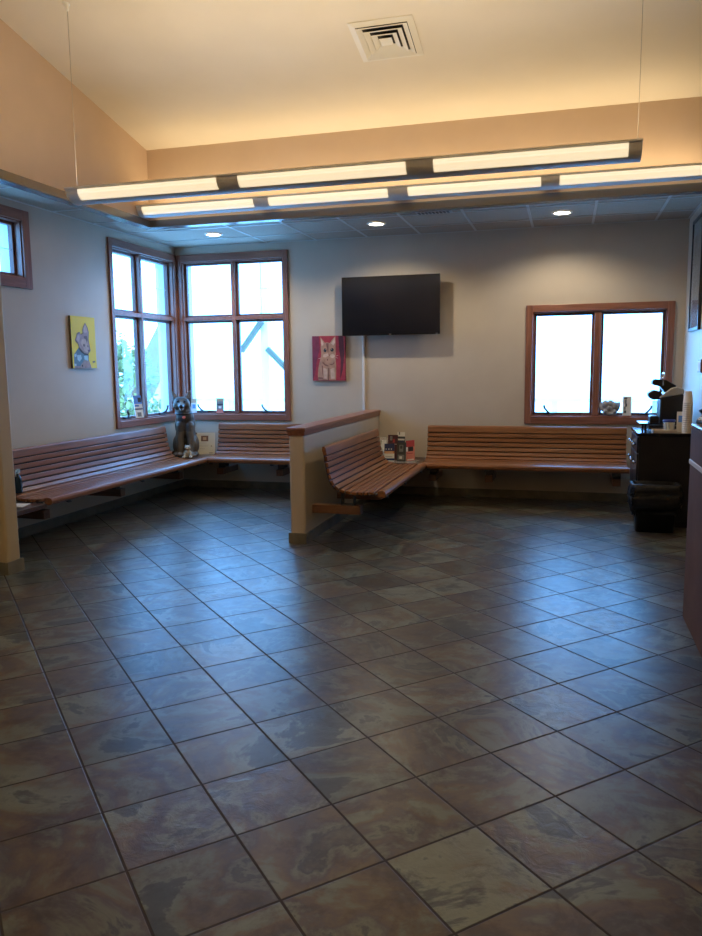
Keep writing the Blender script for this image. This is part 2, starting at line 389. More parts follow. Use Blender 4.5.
def bench(name_label, loc, rz, L, sup):
    root = thing('wall_bench', name_label, 'bench', loc, rz, 'slatted oak wall benches')
    b = MB(); p0, t0, n0 = nback(.0)
    p1, t1, n1 = nback(.070)
    pts = [tuple(p0+n0*.004)[:2], tuple(p0+t0*.012)[:2], tuple(p1)[:2], tuple(p1+n1*.03)[:2], tuple(p0+n0*.034+t0*.015)[:2], tuple(p0+n0*.028+Vector((0,.006,0)))[:2], tuple(p0+n0*.014+Vector((0,.008,0)))[:2]]
    b.prism(pts, lambda p, t: (t,p[0],p[1]), 0, L); b.build('top_rail', M_bench, root, bevel=.004)
    tot = LEN[-1]; pitch = .0505; s = .079
    bk, st = MB(), MB(); nb = 0
    while s + .039 < tot + .004:
        w = .0405
        slat(bk if nb < 6 else st, s, min(s+w, tot-.001), L); s += pitch; nb += 1
    bk.build('backrest', M_bench, root, bevel=.004); st.build('seat', M_bench, root, bevel=.004)
    b = MB(); b.prism([(.592,.402),(.592,.443),(.612,.448),(.638,.449),(.655,.441),(.663,.425),(.661,.405),(.650,.392),(.630,.388),(.610,.392)], lambda p, t: (t,p[0],p[1]), 0, L, sm=False)
    b.build('front_rail', M_bench, root, bevel=.002)
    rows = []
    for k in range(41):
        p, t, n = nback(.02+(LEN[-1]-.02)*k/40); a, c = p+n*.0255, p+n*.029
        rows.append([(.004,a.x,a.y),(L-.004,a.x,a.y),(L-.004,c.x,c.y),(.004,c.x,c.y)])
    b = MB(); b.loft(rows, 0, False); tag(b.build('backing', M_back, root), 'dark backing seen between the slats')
    for x in sup:                               # curved steel strap, bracket, timber beam out of the wall
        rows = []
        for k in range(41):
            p, t, n = nback(LEN[-1]*k/40)
            a, c = p+n*.030, p+n*.043
            rows.append([(x-.02,a.x,a.y),(x+.02,a.x,a.y),(x+.02,c.x,c.y),(x-.02,c.x,c.y)])
        rows.append([(x-.02,.655,.386),(x+.02,.655,.386),(x+.02,.655,.374),(x-.02,.655,.374)])
        b = MB(); b.loft(rows, 0, False); b.build('strap', M_steel, root)
        b = MB(); b.box(x-.04,x+.04,.255,.368,.300,.309); b.box(x-.04,x+.04,.255,.264,.309,.400); b.box(x-.04,x+.04,.359,.368,.309,.395); b.build('bracket', M_steel, root, bevel=.002)
        b = MB(); b.box(x-.04,x+.04,0,.425,.226,.30); b.build('support_beam', M_benchdark, root, bevel=.004)
    return root
bench('long oak slat bench along the left wall below the yellow painting', (XL, 7.825, 0), R(-90), 2.735, (.18,1.36,2.50))
bench('oak slat bench under the corner window, left of the half height wall', (-2.21, YB, 0), R(180), 1.79, (.10,.92,1.66))
bench('oak slat bench fixed to the half height wall, seen end on', (-2.058, 7.825, 0), R(-90), 1.855, (.20,1.0,1.735))
bench('long oak slat bench under the right hand window and the television', (.612, YB, 0), R(180), 2.082, (.10,1.38,1.98))

def corner_table(label, x0, x1, y0, y1, z, bx):
    r = thing('corner_table', label, 'table', ((x0+x1)/2, (y0+y1)/2, 0))
    M = Matrix.Translation((-(x0+x1)/2, -(y0+y1)/2, 0))
    b = MB(M); b.box(x0, x1, y0, y1, z-.035, z); b.build('tabletop', M_dkwood, r, bevel=.004)
    b = MB(M); b.box(*bx, z-.125, z-.036); b.build('support_beam', M_dkwood, r, bevel=.004)
M_dkwood = wood('dark_table_wood', (.045,.02,.015), (.085,.042,.03), 0, .3)
corner_table('dark wood corner table under the dog statue', XL+.003, -4.0045, 7.8265, YB-.013, .432, (-4.4,-4.3,7.9,YB-.013))
corner_table('dark wood corner table under the brochures', -2.055, -1.4715, 7.8265, YB-.013, .432, (-1.9,-1.8,7.9,YB-.013))
corner_table('low dark wood end table beside the left bench holding white papers', XL+.015, -3.945, 4.62, 5.075, .405, (-4.55,-4.06,4.74,4.83))

# ------------------------------------------------------------------ pendant lights
def profile(n=16, a=.118, d=.088, z0=.0):
    return [(-a*math.cos(PI*k/n), z0-d*math.sin(PI*k/n)**.8) for k in range(n+1)]
def fixture(name, label, x0, x1, yc, z, lenses, cables):
    r = thing(name, label, 'light', ((x0+x1)/2, yc, z), 0, 'linear pendant lights')
    M = Matrix.Translation((-(x0+x1)/2, 0, 0))
    P = profile()
    pts = [(-.120,.007)] + P + [(.120,.007)]
    b = MB(M); b.prism(pts, lambda p, t: (t,p[0],p[1]), x0+.006, x1-.006); b.build('housing', M_fix, r)
    for xa, xb in ((x0,x0+.006),(x1-.006,x1)):
        b = MB(M); b.prism([(y*1.02,zq*1.02) for y, zq in pts], lambda p, t: (t,p[0],p[1]), xa, xb); b.build('end_cap', M_fix, r)
    b = MB(M); b.box(x0,x1,-.132,-.119,-.002,.009); b.box(x0,x1,.119,.132,-.002,.009); tag(b.build('rim', M_white, r), 'pale lip along the edge')
    for la, lb in lenses:
        for sgn in (-1,1):
            rows = []
            for q in range(9):
                th = R(3+ (53-3)*q/8); y = sgn*.1205*math.cos(th); zq = -.091*math.sin(th)**.8
                rows.append([(la,y,zq),(lb,y,zq)])
            b = MB(M); b.sheet(rows); b.build('lens', M_lens, r)
    for cx, top in cables:
        b = MB(M); b.tube([(cx,0,.006),(cx,0,top-z-.03)], .0022, 6); b.build('cable', M_cable, r)
        b = MB(M); b.lathe([(.006,-.045),(.012,-.03),(.014,-.004),(.05,0.012),(.05,.03)], (cx,0,top-z)); b.build('canopy', M_white, r)
    return r
F1Y, F1Z, F2Y, F2Z = 5.10, 2.757, 7.005, 3.035
fixture('pendant_light', 'front linear pendant light with three lit panels hanging on two cables', -3.544, .393, F1Y, F1Z, [(-3.444,-2.35),(-2.189,-1.028),(-.849,.316)], [(-3.525,zceil(F1Y)),(.374,zceil(F1Y))])
fixture('pendant_light', 'rear linear light with four lit panels close to the apricot wall', -4.108, 1.14, F2Y, F2Z, [(-4.05,-2.88),(-2.725,-1.585),(-1.40,-.255),(-.10,1.06)], [])
r2 = [o for o in bpy.data.objects if o.name.startswith('pendant_light') and abs(o.location.y-F2Y) < .01][0]
for x in (-3.9,-2.0,-.1,.95):
    b = MB(); b.box(x-r2.location.x-.03, x-r2.location.x+.03, .11, SY-F2Y-.001, -.03, .012); b.build('wall_bracket', M_fix, r2)
def area(name, loc, sx, sy, rot, power, col, spread=None):
    l = bpy.data.lights.new(name, 'AREA'); l.shape = 'RECTANGLE'; l.size = sx; l.size_y = sy; l.energy = power; l.color = col
    if spread: l.spread = spread
    o = bpy.data.objects.new(name, l); COL.objects.link(o); o.location = loc; o.rotation_euler = rot; return o
WARM = (1,.78,.48)
area('uplight_or_fill', ((-3.544+.393)/2, F1Y, F1Z+.03), 3.8, .2, (PI,0,0), 26, WARM)
area('uplight_or_fill', (-1.6, 1.0, F1Z+.03), 3.8, .2, (PI,0,0), 95, WARM)  # added fill light overhead, out of view, with no fixture
area('uplight_or_fill', (-1.0, -1.5, F1Z+.03), 4.2, .2, (PI,0,0), 110, WARM)  # another added fill, unseen behind the camera, belongs to no fixture
area('uplight_or_fill', ((-4.1+1.14)/2, F2Y, F2Z+.03), 5.1, .2, (PI,0,0), 18, WARM)

# ------------------------------------------------------------------ ceiling fittings
a = math.atan(SLOPE); vy = 5.93
r = thing('ceiling_diffuser', 'square louvred air vent on the sloped cream ceiling', 'vent', (-1.365, vy, zceil(vy))); r.rotation_euler = (a,0,0)
hs = .24
def ring(b, o, i, zo, zi, th=.004):
    for k in range(4):
        c, s = [(1,0),(0,1),(-1,0),(0,-1)][k]
        def q(h, w, z): return (c*h - s*w, s*h + c*w, z)
        p = [q(o,-o,zo), q(o,o,zo), q(i,i,zi), q(i,-i,zi)]
        b.hexa([*p, *[(x,y,z-th) for x,y,z in p]])
b = MB(); ring(b, hs, hs-.045, -.002, -.012); b.build('frame', M_vent, r)
b = MB()
for k in range(4):
    o = hs-.05-k*.048; ring(b, o+.002, o-.036, -.022, -.002)
b.build('louvre', M_vent, r)
b = MB(); b.box(-hs+.03, hs-.03, -hs+.03, hs-.03, -.0015, -.0005); b.build('duct_opening', M_black, r)
b = MB(); b.hexa([(-.04,-.04,-.022),(.04,-.04,-.022),(.04,.04,-.022),(-.04,.04,-.022),(-.01,-.01,-.004),(.01,-.01,-.004),(.01,.01,-.004),(-.01,.01,-.004)]); b.build('centre_cone', M_vent, r)
r = thing('slot_vent', 'dark slotted air vent in the grey tile ceiling', 'vent', (-1.24, 7.34, H))
b = MB(); b.box(-.17,.17,-.06,.06,-.010,-.003); b.build('frame', M_tbar, r)
b = MB()
for k in range(9): b.box(-.15+k*.034, -.128+k*.034, -.045,.045,-.012,-.0099)
b.build('slot', M_black, r)
for x, y, lab in ((-3.70,7.75,'recessed downlight nearest the corner windows'),(-1.89,7.72,'recessed downlight above the television'),(-.085,7.745,'recessed downlight between television and right hand window')):
    r = thing('downlight', lab, 'light', (x,y,H), 0, 'recessed downlights')
    b = MB(); n = 28
    b.loft([[(rr*math.cos(2*PI*k/n), rr*math.sin(2*PI*k/n), z) for k in range(n)] for rr, z in ((.098,-.003),(.098,-.009),(.085,-.014),(.074,-.012),(.074,-.004))], cap0=False, cap1=False); b.build('trim_ring', M_white, r)
    b = MB(); b.lathe([(.073,-.010),(.073,-.005)]); b.build('bulb_lens', M_lampglow, r)
    l = bpy.data.lights.new('downlight_beam', 'SPOT'); l.energy = 42; l.color = (1,.86,.66); l.spot_size = R(150); l.spot_blend = .55; l.shadow_soft_size = .035
    o = bpy.data.objects.new('downlight_beam', l); COL.objects.link(o); o.location = (x,y,H-.03)

# ------------------------------------------------------------------ television and what hangs on the walls
tx0, tx1, tz0, tz1, ty = -2.445, -1.342, 1.80, 2.442, 8.345
r = thing('television', 'black flat screen television on the back wall', 'television', ((tx0+tx1)/2, ty, tz0))
M = Matrix.Translation((-(tx0+tx1)/2, -ty, -tz0))
M_screen = mat('screen_glass', (.004,.007,.014), .16, spec=.55)
b = MB(M); b.box(tx0,tx1,ty+.004,ty+.03,tz0,tz1); b.box(tx0+.12,tx1-.12,ty+.03,ty+.06,tz0+.06,tz1-.12); b.build('casing', M_black, r, bevel=.004)
b = MB(M); w = .011
b.box(tx0,tx1,ty-.002,ty+.004,tz1-w,tz1); b.box(tx0,tx1,ty-.002,ty+.004,tz0,tz0+w*1.6); b.box(tx0,tx0+w,ty-.002,ty+.004,tz0+w*1.6,tz1-w); b.box(tx1-w,tx1,ty-.002,ty+.004,tz0+w*1.6,tz1-w); b.build('bezel', M_gloss, r)
b = MB(M); b.box(tx0+w,tx1-w,ty,ty+.0035,tz0+w*1.6,tz1-w); b.build('screen', M_screen, r)
b = MB(M); c = (tx0+tx1)/2; b.box(c-.013,c+.013,ty-.0035,ty-.001,tz0+.003,tz0+.014); tag(b.build('logo', M_chrome, r), 'small silver badge')
b = MB(M); b.box(tx1-.045,tx1-.018,ty-.0032,ty-.001,tz0+.005,tz0+.012); b.build('badge', mat('grey_print',(.3,.3,.32)), r)
b = MB(M); b.box(c-.11,c+.11,ty+.06,ty+.08,tz0+.2,tz0+.42); b.box(c-.03,c+.03,ty+.08,YB-.02,tz0+.27,tz0+.35); b.box(c-.13,c+.13,YB-.02,YB-.001,tz0+.18,tz0+.44); b.build('wall_mount', M_black, r)
b = MB(); b.box(-2.250,-2.222,YB-.02,YB,.80,1.86); tag(b.build('cable_cover', mat('white_pvc',(.72,.71,.69),.4), bevel=.004), 'white vertical cable cover on the back wall below the television', 'cable cover')

def canvas(name, label, fn, x0, x1, z0, z1, th, px, polys, side):
    """px: pixel frame (x0,x1,ytop,ybot) of the drawing; fn(s, d, z) -> world (d into the room)"""
    cen = fn((x0+x1)/2, 0, z0)
    r = thing(name, label, 'painting', cen); M = Matrix.Translation([-q for q in cen])
    def P(p, d):
        u = (p[0]-px[0])/(px[1]-px[0]); v = (p[1]-px[2])/(px[3]-px[2])
        return fn(x0+u*(x1-x0), d, z1-v*(z1-z0))
    b = MB(M); b.hexa([fn(x0,.002,z0),fn(x1,.002,z0),fn(x1,th,z0),fn(x0,th,z0),fn(x0,.002,z1),fn(x1,.002,z1),fn(x1,th,z1),fn(x0,th,z1)]); b.build('stretched_canvas', side, r)
    mats, b = [], MB(M); d = th+.0006
    for col, pts in polys:
        m = col
        if m not in mats: mats.append(m)
        V = [b.v(P(p,d)) for p in pts]; d += .00025
        for t in tessellate_polygon([[Vector((p[0],p[1],0)) for p in pts]]): b._f([V[i] for i in t], mats.index(m))
    b.build('painted_picture', mats, r)
def ell(cx, cy, rx, ry, n=14): return [(cx+rx*math.cos(2*PI*k/n), cy+ry*math.sin(2*PI*k/n)) for k in range(n)]
def paint(name, c, v=.8): return noisy(name, tuple(q*v for q in c), c, 22, .6, .15, lo=.35, hi=.6)
Y_ = paint('yellow_paint', (.86,.70,.02), 1); gre = paint('grey_mauve_paint', (.40,.30,.30), .72); dgr = paint('dark_mauve_paint', (.13,.10,.12)); lgr = paint('pale_mauve_paint', (.55,.43,.40))
tea = paint('teal_blue_paint', (.10,.22,.32)); lbl = paint('light_blue_paint', (.42,.66,.80)); nvy = paint('near_black_paint', (.02,.03,.045))
canvas('dog_painting', 'yellow painting of a dog in a blue bandana on the left wall', lambda s,d,z: (XL+d, s, z), 6.352, 6.738, 1.470, 1.966, .024, (130,475,130,832), [
 (Y_, [(130,130),(475,130),(475,832),(130,832)]),
 (gre, [(150,832),(158,790),(230,790),(270,715),(350,700),(375,760),(395,832)]),
 (tea, [(220,555),(180,610),(150,650),(148,800),(232,805),(290,720),(355,740),(362,650),(300,645),(250,600)]),
 (lbl, [(195,655),(250,650),(258,700),(225,745),(196,715)]), (lbl, [(292,665),(350,655),(345,735),(296,715)]), (lbl, [(152,650),(185,632),(188,672),(160,685)]), (lbl, [(150,770),(180,775),(175,805),(150,800)]),
 (nvy, [(220,548),(240,565),(305,625),(358,632),(356,660),(298,650),(250,612),(222,570)]),
 (dgr, [(330,208),(300,262),(286,310),(288,350),(255,372),(250,345),(232,343),(203,365),(196,400),(176,450),(180,470),(212,505),(224,555),(295,632),(352,642),(390,590),(378,500),(370,440),(378,335),(362,265)]),
 (gre, [(330,222),(305,270),(293,312),(296,356),(262,380),(246,356),(212,372),(200,410),(184,450),(220,500),(232,548),(298,622),(348,632),(382,588),(370,500),(362,440),(370,335),(354,270)]),
 (lgr, [(330,240),(312,285),(305,340),(330,352),(352,330),(350,285)]), (lgr, [(214,385),(206,420),(196,450),(222,478),(240,440),(238,390)]),
 (lgr, [(270,440),(330,430),(355,470),(345,520),(370,585),(345,615),(300,600),(280,540),(255,500)]),
 (dgr, ell(298,520,14,20)), (dgr, ell(352,530,9,18)), (dgr, [(345,580),(380,575),(378,600),(355,612)]), (dgr, [(300,395),(345,390),(352,440),(340,500),(328,440),(300,420)]), (nvy, ell(258,800,10,16)),
 (nvy, [(402,742),(432,735),(455,726),(440,745),(455,752),(425,755),(405,770),(415,752)])], mat('canvas_edge_olive', (.16,.12,.05), .8))
crim = paint('crimson_paint', (.42,.035,.055)); purp = paint('purple_crimson_paint', (.22,.03,.07)); dcr = paint('dark_crimson_paint', (.11,.02,.035))
cfur = paint('tan_fur_paint', (.50,.28,.185), .75); lfur = paint('pale_fur_paint', (.66,.46,.34)); dfur = paint('brown_fur_paint', (.24,.11,.085))
canvas('cat_painting', 'red painting of a seated tan cat left of the television', lambda s,d,z: (s, YB-d, z), -2.842, -2.446, 1.300, 1.810, .03, (75,632,104,830), [
 (crim, [(75,104),(632,104),(632,830),(75,830)]), (purp, [(75,104),(190,104),(205,300),(150,500),(120,700),(75,830)]), (dcr, [(520,104),(600,104),(615,400),(590,650),(540,830),(555,500),(530,330)]),
 (cfur, [(215,120),(255,165),(290,215),(330,208),(375,220),(415,165),(468,110),(472,200),(470,300),(472,400),(462,440),(472,500),(478,600),(475,700),(472,822),(172,822),(163,740),(172,640),(188,560),(210,480),(222,440),(228,380),(218,300),(222,240)]),
 (lfur, [(222,142),(250,180),(270,235),(240,270),(228,230)]), (lfur, [(458,132),(430,175),(395,225),(435,262),(460,220)]),
 (lfur, [(265,400),(340,385),(350,425),(300,452),(255,445)]), (lfur, [(372,410),(430,395),(462,430),(430,465),(385,455)]),
 (dfur, [(310,225),(355,222),(350,330),(345,390),(330,330)]), (dfur, [(350,405),(385,405),(370,430)]),
 (nvy, ell(294,335,24,32)), (nvy, ell(412,330,29,30)), (lfur, ell(402,318,6,7)), (lfur, ell(300,322,5,6)),
 (dfur, [(250,520),(300,560),(350,585),(345,600),(290,585),(245,545)]), (dfur, [(360,560),(420,555),(450,520),(440,560),(400,580)]), (dfur, [(235,560),(255,600),(250,760),(238,700)]), (dfur, [(345,620),(358,622),(356,822),(338,822)]),
 (lfur, [(260,620),(330,640),(325,800),(268,800)]), (lfur, [(380,640),(450,620),(452,800),(385,800)]), (dfur, [(320,478),(345,472),(342,505),(325,505)]), (dfur, [(172,770),(250,780),(255,800),(175,800)]),
 (lfur, [(470,430),(520,418),(520,424),(470,437)]), (lfur, [(470,450),(510,462),(508,468),(468,456)]), (lfur, [(222,455),(180,470),(181,476),(224,462)])], mat('canvas_edge_red', (.16,.02,.03), .8))

# framed picture on the right wall
r = thing('framed_picture', 'large black framed picture on the right wall', 'picture', (1.14, 7.79, 1.755)); M = Matrix.Translation((-1.14,-7.79,-1.755))
y0, y1, z0, z1 = 7.505, 8.075, 1.755, 2.783
b = MB(M)
b.box(1.112,1.138,y0,y0+.03,z0,z1); b.box(1.112,1.138,y1-.03,y1,z0,z1); b.box(1.112,1.138,y0+.03,y1-.03,z0,z0+.03); b.box(1.112,1.138,y0+.03,y1-.03,z1-.03,z1); b.build('frame', M_black, r, bevel=.002)
b = MB(M); b.box(1.124,1.134,y0+.03,y1-.03,z0+.03,z1-.03); b.build('mat_board', mat('grey_mat_board',(.50,.49,.47),.6), r)
b = MB(M); b.box(1.122,1.1235,y0+.12,y1-.12,z0+.16,z1-.16); b.build('print', noisy('faded_print', (.22,.20,.17), (.50,.47,.40), 6, .5, detail=6), r)
b = MB(M); b.box(1.1175,1.119,y0+.03,y1-.03,z0+.03,z1-.03); b.build('glass_pane', M_glass, r)
r = thing('framed_certificate', 'small brown framed card on the right wall below the large picture', 'picture', (1.14, 7.38, 1.372)); M = Matrix.Translation((-1.14,-7.38,-1.372))
b = MB(M); b.box(1.122,1.138,7.30,7.462,1.372,1.49); b.build('frame', M_wz, r, bevel=.002)
b = MB(M); b.box(1.1205,1.1222,7.315,7.447,1.387,1.475); b.build('card', M_paper, r)

# ------------------------------------------------------------------ sculpted figures (union of rounded masses -> one continuous skin)
def rotm(ax, ang): return Matrix.Rotation(R(ang), 3, ax)
def sculpt(name, parts, mats, pick, parent, voxel=.008, smooth=6, noise=0):
    bm = bmesh.new()
    for p in parts:
        kind = p[0]
        if kind == 'e':
            _, c, rad, rot = (p + (None,))[:4]
            g = bmesh.ops.create_icosphere(bm, subdivisions=3, radius=1)
            for v in g['verts']:
                q = Vector((v.co.x*rad[0], v.co.y*rad[1], v.co.z*rad[2]))
                if rot: q = rot @ q
                v.co = q + Vector(c)
        else:                                   # ('c', a, b, ra, rb [, flat]) tapered limb
            _, a_, b_, ra, rb = p[:5]; A, B = Vector(a_), Vector(b_); d = (B-A); n = 14
            z = d.normalized(); x = z.cross(Vector((0,1,0)) if abs(z.y) < .9 else Vector((1,0,0))).normalized(); y = z.cross(x)
            fl = p[5] if len(p) > 5 else 1
            prev = None; rings = []
            for t, s in ((-.5,.3),(-.35,.75),(0,1),(.25,1),(.5,1),(.75,1),(1,1),(1.35,.75),(1.5,.3)):
                tt = max(0, min(1, t)); rr = ra+(rb-ra)*tt
                c = A + d*tt + z*(rr*(t-tt)*2)
                rings.append([bm.verts.new(c + (x*math.cos(2*PI*k/n) + y*fl*math.sin(2*PI*k/n))*rr*s) for k in range(n)])
            for i in range(len(rings)-1):
                for k in range(n): bm.faces.new([rings[i][k], rings[i][(k+1)%n], rings[i+1][(k+1)%n], rings[i+1][k]])
            bm.faces.new(rings[0][::-1]); bm.faces.new(rings[-1])
    bmesh.ops.recalc_face_normals(bm, faces=bm.faces)
    me = bpy.data.meshes.new('tmp'); bm.to_mesh(me); bm.free()
    o = bpy.data.objects.new('tmp', me); COL.objects.link(o)
    m = o.modifiers.new('r', 'REMESH'); m.mode = 'VOXEL'; m.voxel_size = voxel
    m = o.modifiers.new('s', 'SMOOTH'); m.iterations = smooth; m.factor = .5
    dg = bpy.context.evaluated_depsgraph_get(); dg.update()
    me2 = bpy.data.meshes.new_from_object(o.evaluated_get(dg)); me2.name = name
    bpy.data.objects.remove(o); bpy.data.meshes.remove(me)
    me2.materials.clear()
    for q in mats: me2.materials.append(q)
    for p in me2.polygons:
        p.use_smooth = True; p.material_index = pick(p.center, p.normal)
    o2 = bpy.data.objects.new(name, me2); COL.objects.link(o2); o2.parent = parent
    return o2
fur_d = noisy('statue_dark_fur', (.026,.020,.016), (.050,.039,.030), 30, .6, .7, (1,1,.35), bs=40)
fur_e = noisy('ear_lining', (.10,.075,.06), (.14,.11,.09), 30, .7)
fur_m = noisy('statue_grey_tan_fur', (.075,.055,.036), (.125,.095,.062), 30, .6, .7, (1,1,.35), bs=40)
fur_l = noisy('statue_pale_fur', (.34,.29,.24), (.42,.37,.31), 30, .6, .5, (1,1,.35), bs=40)
blk = mat('glossy_black_paint', (.008,.008,.01), .2)
tng = mat('muzzle_blue_black', (.02,.022,.03), .35)  # blue-black colour of the statue's nose and muzzle
dog = thing('dog_statue', 'sitting shepherd dog statue on the corner table between the benches', 'statue', (-4.326, 8.12, .432), R(26))
parts = []
for s in (-1,1):
    parts += [('e',(s*.085,.06,.125),(.070,.140,.125)), ('c',(s*.058,-.085,.36),(s*.062,-.125,.05),.050,.036), ('e',(s*.064,-.155,.028),(.040,.058,.028)),
              ('e',(s*.118,-.075,.026),(.034,.085,.026)), ('c',(s*.064-.03,-.012,.668),(s*.108-.034,-.004,.768),.046,.010,.5), ('e',(s*.040-.03,-.09,.662),(.030,.03,.02)), ('e',(s*.054-.03,-.06,.60),(.046,.055,.055))]
parts += [('e',(0,.075,.24),(.118,.125,.20)), ('e',(0,-.01,.36),(.120,.105,.165)), ('e',(0,-.03,.455),(.104,.092,.12)), ('e',(-.014,-.02,.53),(.094,.090,.12)),
          ('e',(-.03,-.045,.630),(.090,.092,.070)), ('c',(-.03,-.10,.608),(-.03,-.212,.590),.046,.028), ('c',(-.03,-.09,.572),(-.03,-.182,.556),.032,.018), ('e',(-.03,-.232,.602),(.022,.016,.017)), ('c',(-.06,.19,.05),(-.15,.07,.03),.035,.022)]
def pick(c, n):
    x, y, z = c; ax = abs(x + (.03 if z > .53 else 0))
    if y < -.212 and z > .582: return 3
    if z > .68 and n.y < -.35 and ax > .05: return 4
    if y < -.15 and .60 > z > .572 and ax < .05: return 3
    if y < -.12 and z <= .572 and z > .53: return 2
    if y < -.06 and .628 < z < .668 and .018 < ax < .066: return 0
    if z > .665 or (z > .64 and y > -.06): return 0
    if .30 < z < .53 and y < -.06 and ax < .075: return 0
    if z < .055 : return 1
    if y > .03: return 0
    return 1
sculpt('body', parts, [fur_d, fur_m, fur_l, tng, fur_e], pick, dog, .0075, 4)
for s in (-1,1):
    b = MB(); b.ball((s*.040-.03,-.124,.650), .013, 12); b.build('eye', blk, dog)
b = MB(); b.lathe([(.016,-.003),(.019,0),(.016,.003)], (0,0,0), 16); o = b.build('heart_tag', mat('red_tag', (.5,.10,.07), .4), dog); o.rotation_euler = (R(70),0,0); o.location = (-.006,-.138,.462)
b = MB(); n = 22; b.loft([[(-.008+rr*.84*math.cos(2*PI*k/n), -.027+rr*.80*math.sin(2*PI*k/n), .503+zz+.0*k) for k in range(n)] for rr, zz in ((.122,-.009),(.127,-.004),(.127,.004),(.120,.009))], cap0=False, cap1=False); b.build('collar', M_black, dog)

kf = noisy('cream_plush', (.38,.32,.22), (.50,.43,.31), 60, .9, .5); kg = noisy('grey_plush', (.25,.23,.2), (.33,.3,.27), 60, .9, .5)
cat = thing('plush_cat', 'small cream plush cat sitting between the dog statue paws', 'toy', (-4.180, 7.885, .432), R(20))
parts = [('e',(0,.005,.055),(.038,.035,.05)), ('e',(0,-.006,.118),(.036,.032,.032)), ('e',(0,-.036,.110),(.014,.012,.010))]
for s in (-1,1): parts += [('c',(s*.022,-.005,.14),(s*.029,-.003,.163),.011,.003), ('c',(s*.03,-.012,.075),(s*.034,-.035,.035),.013,.012), ('c',(s*.026,-.02,.018),(s*.045,-.062,.016),.018,.016)]
parts += [('c',(.03,.02,.02),(.085,-.01,.03),.013,.012)]
sculpt('body', parts, [kf, kg], lambda c, n: 1 if (c.z > .135 and abs(c.x) > .012) or (c.z < .05 and abs(c.x) > .055) else 0, cat, .004, 3)
for s in (-1,1):
    b = MB(); b.ball((s*.014,-.036,.124), .0045, 10); b.build('eye', blk, cat)
b = MB(); b.ball((0,-.048,.113), (.005,.004,.004), 10); b.build('nose', mat('pink_nose', (.45,.2,.18)), cat)

def leaning(o, lean, rz): o.rotation_euler = (R(-lean),0,rz)
def card(name, label, cat, loc, w, h, th, lean, rz, base, panels, group=None):
    """upright printed card; panels: (u0,u1,v0,v1,material) on its front"""
    r = thing(name, label, cat, loc, rz, group); r.rotation_euler = (R(-lean),0,rz)
    mats = [base]
    for p in panels:
        if p[4] not in mats: mats.append(p[4])
    U = sorted({0, 1, *[q for p in panels for q in p[:2]]}); V = sorted({0, 1, *[q for p in panels for q in p[2:4]]})
    b = MB(); G = [[b.v((-w/2+u*w, 0, v*h)) for u in U] for v in V]
    for j in range(len(V)-1):
        for i in range(len(U)-1):
            cu, cv, mi = (U[i]+U[i+1])/2, (V[j]+V[j+1])/2, 0
            for p in panels:
                if p[0] < cu < p[1] and p[2] < cv < p[3]: mi = mats.index(p[4])
            b._f([G[j][i], G[j][i+1], G[j+1][i+1], G[j+1][i]], mi)
    k = [b.v((x, th, z)) for x, z in ((-w/2,0),(w/2,0),(w/2,h),(-w/2,h))]
    lo, hi, le, ri = G[0], G[-1], [g[0] for g in G], [g[-1] for g in G]
    b._f(k[::-1]); b._f([*lo, k[1], k[0]]); b._f([*hi, k[2], k[3]]); b._f([*le, k[3], k[0]]); b._f([*ri, k[2], k[1]])
    b.build('sheet', mats, r)
    return r
def C_(n, c, rough=.45): return mat(n, c, rough)
p_cream = C_('cream_card', (.66,.62,.50)); p_brown = C_('brown_ink', (.16,.08,.05)); p_tan = C_('tan_ink', (.5,.34,.2)); p_line = C_('grey_ink', (.34,.32,.29))
p_blue = C_('blue_ink', (.05,.17,.50)); p_navy = C_('navy_ink', (.025,.04,.13)); p_orange = C_('orange_ink', (.62,.25,.06)); p_red = C_('red_ink', (.38,.045,.05)); p_salmon = C_('salmon_ink', (.62,.22,.18))
p_maroon = C_('maroon_ink', (.08,.025,.035)); p_dgrey = C_('charcoal_ink', (.05,.055,.06)); p_grey = C_('mid_grey_ink', (.22,.23,.23)); p_sky = C_('sky_ink', (.12,.30,.72)); p_black = C_('black_ink', (.012,.012,.015))
r = card('sign_board', 'cream sign with a small photo leaning on the corner beside the dog statue', 'sign', (-4.148, 8.25, .436), .232, .260, .008, 12, R(12), p_cream,
     [(.0,.06,.93,1,p_brown),(.28,.66,.60,.86,p_brown),(.38,.56,.66,.79,p_tan),(.10,.72,.885,.90,p_line),(.12,.60,.515,.53,p_line),(.12,.70,.42,.43,p_line),(.12,.66,.37,.38,p_line),(.80,.86,.36,.40,p_brown),(.12,.5,.26,.27,p_line),(.72,.9,.045,.075,p_brown)])

# brochures on the right corner table
bt = .4335
r = thing('brochure_tray', 'flat clear plastic tray under the brochures on the right corner table', 'tray', (-1.765, 8.03, bt))
b = MB(); b.box(-.20,.23,-.11,.14,0,.004); b.build('tray_shell', M_acryl, r)
zb = bt+.0045
r = thing('brochure_holder', 'clear plastic holder with white slips left of the brochures', 'holder', (-1.93, 8.20, zb), R(25))
b = MB(); b.box(-.05,.05,-.03,-.027,0,.11); b.hexa([(-.05,.03,0),(.05,.03,0),(.05,.033,0),(-.05,.033,0),(-.05,.075,.235),(.05,.075,.235),(.05,.078,.235),(-.05,.078,.235)]); b.box(-.05,.05,-.03,.033,0,.003); b.box(-.053,-.05,-.03,.033,0,.09); b.box(.05,.053,-.03,.033,0,.09); b.build('holder_shell', M_acryl, r)
b = MB(); b.hexa([(-.044,.0,.004),(.044,.0,.004),(.044,.012,.004),(-.044,.012,.004),(-.02,.04,.2),(.03,.044,.2),(.03,.05,.2),(-.02,.046,.2)]); b.build('paper_slip', M_paper, r)
G = 'brochures on the right corner table'
